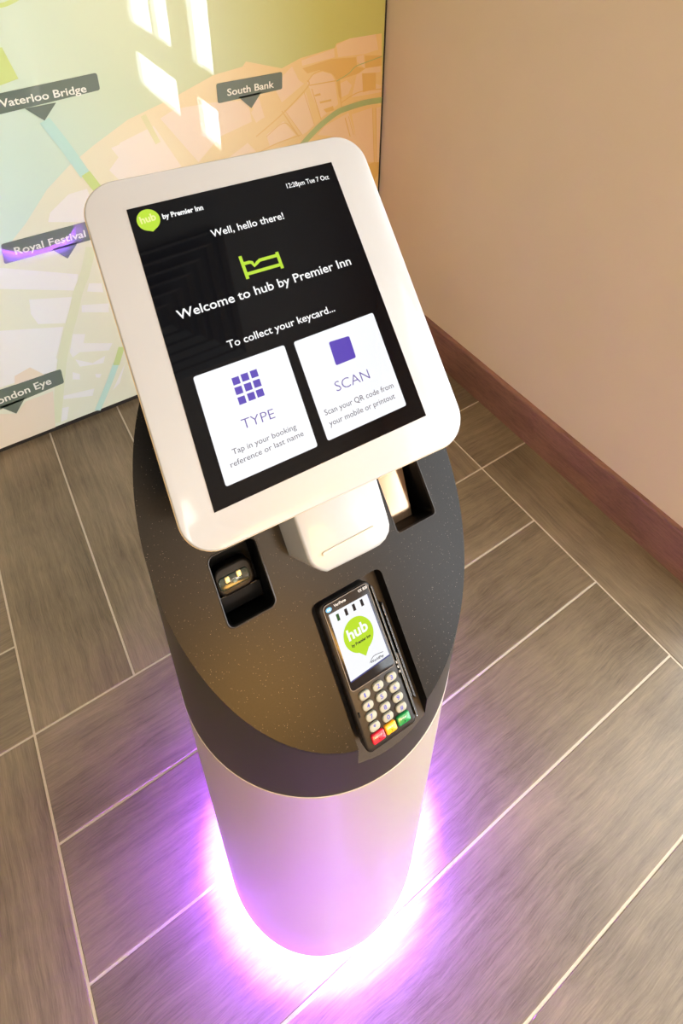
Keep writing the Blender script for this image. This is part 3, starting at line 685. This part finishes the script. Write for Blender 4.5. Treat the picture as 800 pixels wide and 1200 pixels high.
bm = bmesh.new(); bm_box(bm, KF, s0u, s1u, s0v - 0.0014, s0v + 0.0006, NH - 0.002, NH + 0.0012, 0.0006, 2); from_bm('slot_lip', bm, M_slot, nk)
bm = bmesh.new(); bm_box(bm, KF, s0u - 0.0010, s0u + 0.002, s0v - 0.0026, s0v + 0.0002, NH - 0.002, NH + 0.0016, 0.0007, 2); from_bm('slot_stud', bm, M_slot, nk)
bm = bmesh.new(); bm_box(bm, KF, -0.030, 0.042, 0.055, 0.12, NH - 0.001, 0.092, 0.004, 2); from_bm('screen_mount', bm, M_white, kiosk)

# tablet housing
TW, TH_ = TD['w'], TD['h']; TT = 0.0135
ol = rr(TW, TH_, 0.030, 12)
rings = [(shrink(ol, 0.012), -TT - 0.004), (shrink(ol, 0.003), -TT), (ol, -TT + 0.003), (ol, -0.0015)]
for i in range(1, 4):
    a = math.pi / 2 * i / 3; rings.append((shrink(ol, 0.0015 * (1 - math.cos(a))), -0.0015 + 0.0015 * math.sin(a)))
V, F = loft(TF, rings); hs = mk('screen_housing', V, F, M_white, kiosk, smooth=True); hs.data.set_sharp_from_angle(angle=math.radians(40)); hs['label'] = 'white rounded screen housing'
V, F = loft(TF, [(shrink(ol, 0.0002), -0.0032), (shrink(ol, -0.0005), -0.0030), (shrink(ol, -0.0005), -0.0026), (shrink(ol, 0.0002), -0.0024)], False, False)
mk('lit_edge_band', V, F, M_cream, hs, smooth=True)  # warm light on the housing's side, put into a cream band

# screen and what it shows
M_scr = mat('screen_glass', (0.0015, 0.0018, 0.003, 1), 0.03, spec=0.12); noisy(M_scr, (0.0012, 0.0015, 0.0026, 1), (0.002, 0.0022, 0.0035, 1), 3, s=0)
def lit(name, c_, s=1.0):
    m = mat(name, (0.01, 0.01, 0.01, 1), 0.05, emis=c_, es=s); return m
M_lw = lit('lit_white', (0.93, 0.96, 1.0, 1), 1.0); M_ltx = lit('lit_text', (1, 1, 1, 1), 1.0)
M_lg = lit('lit_lime', rgb(186, 225, 30), 1.0); M_lp = lit('lit_purple', rgb(78, 52, 190), 0.9); M_lpt = lit('lit_violet', rgb(92, 66, 170), 0.9)
M_lgy = lit('lit_grey', rgb(84, 78, 98), 0.9); M_ly = lit('lit_pale_lime', rgb(236, 240, 150), 1.0)
sq = D['screen']
def lerp4(q, s, t): a, b, c_, d = [Vector(p) for p in q]; return tuple((a * (1 - s) + b * s) * (1 - t) + (d * (1 - s) + c_ * s) * t)
V = [TF(u, v, h) for h in (-0.0004, 0.0004) for (u, v) in sq]
scr = mk('screen', V, [(0, 1, 2, 3), (7, 6, 5, 4), (0, 4, 5, 1), (1, 5, 6, 2), (2, 6, 7, 3), (3, 7, 4, 0)], M_scr, kiosk, label='black touchscreen with white text and two white buttons')
def rquad(q, r, n=4):
    out = []
    for i in range(4):
        p0, p1, p2 = Vector(q[i - 1]), Vector(q[i]), Vector(q[(i + 1) % 4])
        a_ = p1 + (p0 - p1).normalized() * r; b_ = p1 + (p2 - p1).normalized() * r
        for k in range(n + 1): t = k / n; out.append(tuple(a_ * (1 - t) ** 2 + p1 * 2 * t * (1 - t) + b_ * t * t))
    return out
def fl2(name, polys, h, m, parent, fr=TF, **k): return flat(name, fr, polys, h, m, parent, **k)
S1, S2, S3 = 0.0006, 0.0008, 0.0010
fl2('type_button', [rquad(D['tile_type'], 0.0022)], S1, M_lw, scr, label='white TYPE button')
fl2('scan_button', [rquad(D['tile_scan'], 0.0022)], S1, M_lw, scr, label='white SCAN button')
gs = 0.0064
fl2('keypad_icon', [[(u - gs / 2, v - gs / 2), (u + gs / 2, v - gs / 2), (u + gs / 2, v + gs / 2), (u - gs / 2, v + gs / 2)] for (u, v) in D['grid']], S2, M_lp, scr, label='purple grid icon of nine squares')
cq = D['code']; cc_ = [sum(p[0] for p in cq) / 4, sum(p[1] for p in cq) / 4]
fl2('scan_icon', [rquad(cq, 0.0018)], S2, M_lp, scr, label='purple scan icon')
def bubble(name, fr, c_, r, tip, h, m, parent, label=None, asp=1.0):
    pts = []; d = Vector(tip) - Vector(c_); at = math.atan2(d.y, d.x); n = 48
    for i in range(n + 1):
        a = at + math.radians(20) + (2 * math.pi - math.radians(40)) * i / n; pts.append((c_[0] + r * math.cos(a), c_[1] + r * asp * math.sin(a)))
    pts.append(tuple(tip)); return flat(name, fr, [pts], h, m, parent, label=label)
bubble('logo_bubble', TF, D['hubc'], 0.0098, (D['hubtip'][0], D['hubtip'][1]), S1, M_lg, scr, 'round lime logo bubble reading hub')
ribbons('bed_icon', TF, [(l, 0.0030) for l in D['bed_lines']], S1, M_lg, scr, smooth_pts=False, label='lime bed icon')
for i, (s, a, b, cap) in enumerate(D['stexts']):
    lettering('screen_text', s, TF, a, b, cap, S2, M_ly if s == 'hub' else M_ltx, scr, bold=0.012 if i not in (0, 1) else 0.03)
for L_ in (D['ttexts'], D['sctexts']):
    for i, (s, a, b, cap) in enumerate(L_): lettering('button_text', s, TF, a, b, cap, S2, M_lpt if i == 0 else M_lgy, scr, bold=-0.012 if i == 0 else 0.0)

# ---------------------------------------------------------------- payment terminal in the recess
ct = thing('card_terminal', 'dark handheld card payment terminal with keypad set into the kiosk top', 'card terminal', tuple(KF(-0.005, -0.16, -0.0205)))
M_tb = mat('terminal_plastic', rgb(32, 28, 26), 0.36, spec=0.35); noisy(M_tb, rgb(30, 26, 24), rgb(36, 32, 30), 500, s=0.03)
HT = 0.004
u0, u1, v0, v1 = -0.0315, 0.0262, -0.2375, -0.0958
body_o = rr(u1 - u0, v1 - v0, 0.0065, 6, (u0 + u1) / 2, (v0 + v1) / 2)
def slim(ol, k): cu, cv = (u0 + u1) / 2, (v0 + v1) / 2; return [(cu + (u - cu) * k, cv + (v - cv) * k) for (u, v) in ol]
rings = [(shrink(body_o, 0.004), -0.0205), (shrink(body_o, 0.001), -0.012), (body_o, 0.002), (body_o, HT - 0.0035)]
for i in range(1, 5):
    a = math.pi / 2 * i / 4; rings.append((shrink(body_o, 0.003 * (1 - math.cos(a))), HT - 0.0035 + 0.003 * math.sin(a)))
V, F = loft(KF, rings); tb = mk('body', V, F, M_tb, ct, smooth=True); tb.data.set_sharp_from_angle(angle=math.radians(50))
# glossy bezel round the display
M_bz = mat('bezel_gloss', rgb(26, 23, 23), 0.15, spec=0.3); noisy(M_bz, rgb(25, 22, 22), rgb(29, 26, 26), 5, s=0)
bz = pad('display_bezel', KF, rr(0.0518, 0.0835, 0.0045, 5, -0.0020, -0.1387), HT - 0.002, HT + 0.0012, M_bz, ct, 0.0008)
ol = rr(0.0518, 0.0835, 0.0045, 5, -0.0020, -0.1387)
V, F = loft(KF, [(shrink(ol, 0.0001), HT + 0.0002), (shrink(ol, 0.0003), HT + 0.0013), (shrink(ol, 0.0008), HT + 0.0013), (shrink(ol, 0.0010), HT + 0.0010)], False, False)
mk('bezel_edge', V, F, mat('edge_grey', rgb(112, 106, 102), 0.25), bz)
H1 = HT + 0.0013
M_td = lit('terminal_display_white', (0.93, 0.95, 1.0, 1), 1.0)
td = flat('display', KF, [D['tscreen']], H1, M_td, ct, label='lit white display with lime hub bubble')
M_dk = lit('lit_black', rgb(14, 16, 26), 1.0); M_dg = lit('lit_dark_green', rgb(30, 84, 34), 1.0); M_db = lit('lit_navy', rgb(60, 66, 130), 1.0)
for i, (u, v) in enumerate(D['marks']):
    fl2('status_mark', [[(u + a, v + b) for (a, b) in ((-.0015, -.0032), (.0015, -.0032), (.0015, .0032), (-.0015, .0032))]], H1 + 0.0002, M_dg if i == 0 else M_dk, td, KF, label='dark green status mark' if i == 0 else None)
bubble('display_bubble', KF, (D['tbub'][0], D['tbub'][1] + 0.0005), 0.0160, D['ttip'], H1 + 0.0002, M_lg, td, 'lime speech bubble reading hub', 1.02)
for i, (s, a, b, cap) in enumerate(D['twords'][:3]):
    lettering('display_text', s, KF, a, b, cap, H1 + 0.0004, (M_ltx, M_dk, M_dk)[i], td, bold=(0.03, 0.035, 0.02)[i])
ts = D['tscreen']
ribbons('display_edge', KF, [([ts[3], ts[2]], 0.0012), ([ts[2], ts[1]], 0.0005)], H1 + 0.0002, M_db, td, smooth_pts=False)
(wu, wv), (wu1, wv1) = D['twords'][2][1], D['twords'][2][2]
ribbons('display_swoosh', KF, [([(wu - 0.001, wv + 0.001), (wu + 0.005, wv + 0.0048), (wu1 + 0.0005, wv1 + 0.0040)], 0.0005)], H1 + 0.0004, M_dk, td)
M_silver = mat('silver_print', rgb(205, 205, 205), 0.4); M_blue = mat('blue_print', rgb(70, 160, 225), 0.4)
for i, (s, a, b, cap) in enumerate(D['twords'][3:]): lettering('brand_text', s, KF, a, b, cap * 0.85, H1 + 0.0001, M_silver, bz, bold=0.01)
eu, ev = D['temb']
flat('brand_emblem', KF, [[(eu + 0.0032 * math.cos(a * math.pi / 8), ev + 0.0022 * math.sin(a * math.pi / 8)) for a in range(16)]], H1 + 0.0001, M_blue, bz, label='small blue emblem')
lettering('emblem_text', 'M', KF, (eu - 0.0016, ev - 0.0010), (eu + 0.0016, ev - 0.0010), 0.0020, H1 + 0.0003, M_silver, bz, bold=0.02)
# keys
M_key = mat('key_grey', rgb(158, 154, 136), 0.4); noisy(M_key, rgb(155, 151, 133), rgb(161, 158, 140), 200, s=0)
M_dig = mat('digit_blue', rgb(62, 70, 170), 0.4)
kd = '123456789\u2217' ; names = ['1', '2', '3', '4', '5', '6', '7', '8', '9', '*', '0', '#']
for (u, v), s in zip(D['keys'], names):
    k = pad('key', KF, rr(0.0118, 0.0074, 0.0036, 5, u, v), HT - 0.0006, HT + 0.0022, M_key, ct, 0.0010)
    wdt = 0.0016
    lettering('digit', s, KF, (u - wdt * (0.5 if s == '1' else 1), v - 0.0016), (u + wdt * (0.5 if s == '1' else 1), v - 0.0016), 0.0040, HT + 0.0023, M_dig, k, bold=0.02)
for (u, v), nm, c_, tcx in zip(D['fkeys'], ('cancel_key', 'clear_key', 'enter_key'), ((215, 20, 48), (240, 165, 20), (12, 130, 62)), ('cancel', 'clear', 'enter')):
    mm = mat(nm + '_colour', rgb(*c_), 0.3, coat=0.5); noisy(mm, rgb(*c_), rgb(*[min(255, q + 8) for q in c_]), 100, s=0)
    wd = 0.0142 if nm != 'clear_key' else 0.0122
    k = pad(nm, KF, rr(wd, 0.0088, 0.0018, 4, u, v + 0.0002), HT - 0.0006, HT + 0.0026, mm, ct, 0.0012, label={'cancel_key': 'red cancel key', 'clear_key': 'yellow clear key', 'enter_key': 'green enter key'}[nm])
    lettering('key_print', tcx, KF, (u - 0.0040, v + 0.0008), (u + 0.0040, v + 0.0008), 0.0020, HT + 0.0027, M_silver, k)
    ribbons('key_mark', KF, [([(u - 0.0003, v - 0.0008), (u + 0.0006, v - 0.0018), (u - 0.0003, v - 0.0028)], 0.0005)], HT + 0.0027, M_dk, k, smooth_pts=False)
# card swipe rail along the right side
M_rail = mat('rail_plastic', rgb(18, 16, 16), 0.25, spec=0.3); noisy(M_rail, rgb(17, 15, 15), rgb(21, 19, 19), 40, s=0)
bm = bmesh.new(); bm_box(bm, KF, 0.0261, 0.0280, -0.2322, -0.103, -0.018, HT + 0.0012, 0.0007, 2); from_bm('slot_wall', bm, M_rail, ct)
bm = bmesh.new(); bm_box(bm, KF, 0.0308, 0.0330, -0.2182, -0.123, -0.018, HT - 0.001, 0.0008, 2); bm_box(bm, KF, 0.0261, 0.0330, -0.2182, -0.123, -0.018, -0.010, 0.0006, 1); sr = from_bm('swipe_rail', bm, M_rail, ct)
M_chr = mat('bright_edge', rgb(190, 192, 196), 0.18, 0.8); noisy(M_chr, rgb(188, 190, 194), rgb(194, 196, 200), 60, s=0)
bm = bmesh.new(); bm_box(bm, KF, 0.02615, 0.0268, -0.2332, -0.102, HT - 0.0002, HT + 0.0014, 0.0003, 1); from_bm('bright_strip', bm, M_chr, ct)
bm = bmesh.new(); bm_box(bm, KF, 0.0311, 0.0316, -0.2162, -0.125, HT - 0.0014, HT - 0.0006, 0.0002, 1); from_bm('bright_strip', bm, M_chr, sr)
bm = bmesh.new(); bm_box(bm, KF, 0.0281, 0.0306, -0.2162, -0.173, -0.012, HT - 0.003, 0.0006, 1); from_bm('slot_guide', bm, mat('guide_grey', rgb(130, 134, 138), 0.3), sr)
for (u, v) in ((-0.0272, -0.2017), (0.0240, -0.1917)):
    bm = bmesh.new(); bm_box(bm, KF, u - 0.0009, u + 0.0009, v - 0.0024, v + 0.0024, HT - 0.0008, HT + 0.0003, 0.0003, 1); from_bm('grip_notch', bm, M_black, ct)
for k_ in range(3):
    v = -0.179 - 0.0045 * k_
    bm = bmesh.new(); bm_box(bm, KF, 0.0246, 0.0260, v - 0.0012, v + 0.0012, HT - 0.0005, HT + 0.0008, 0.0003, 1); from_bm('indicator', bm, M_silver, ct)
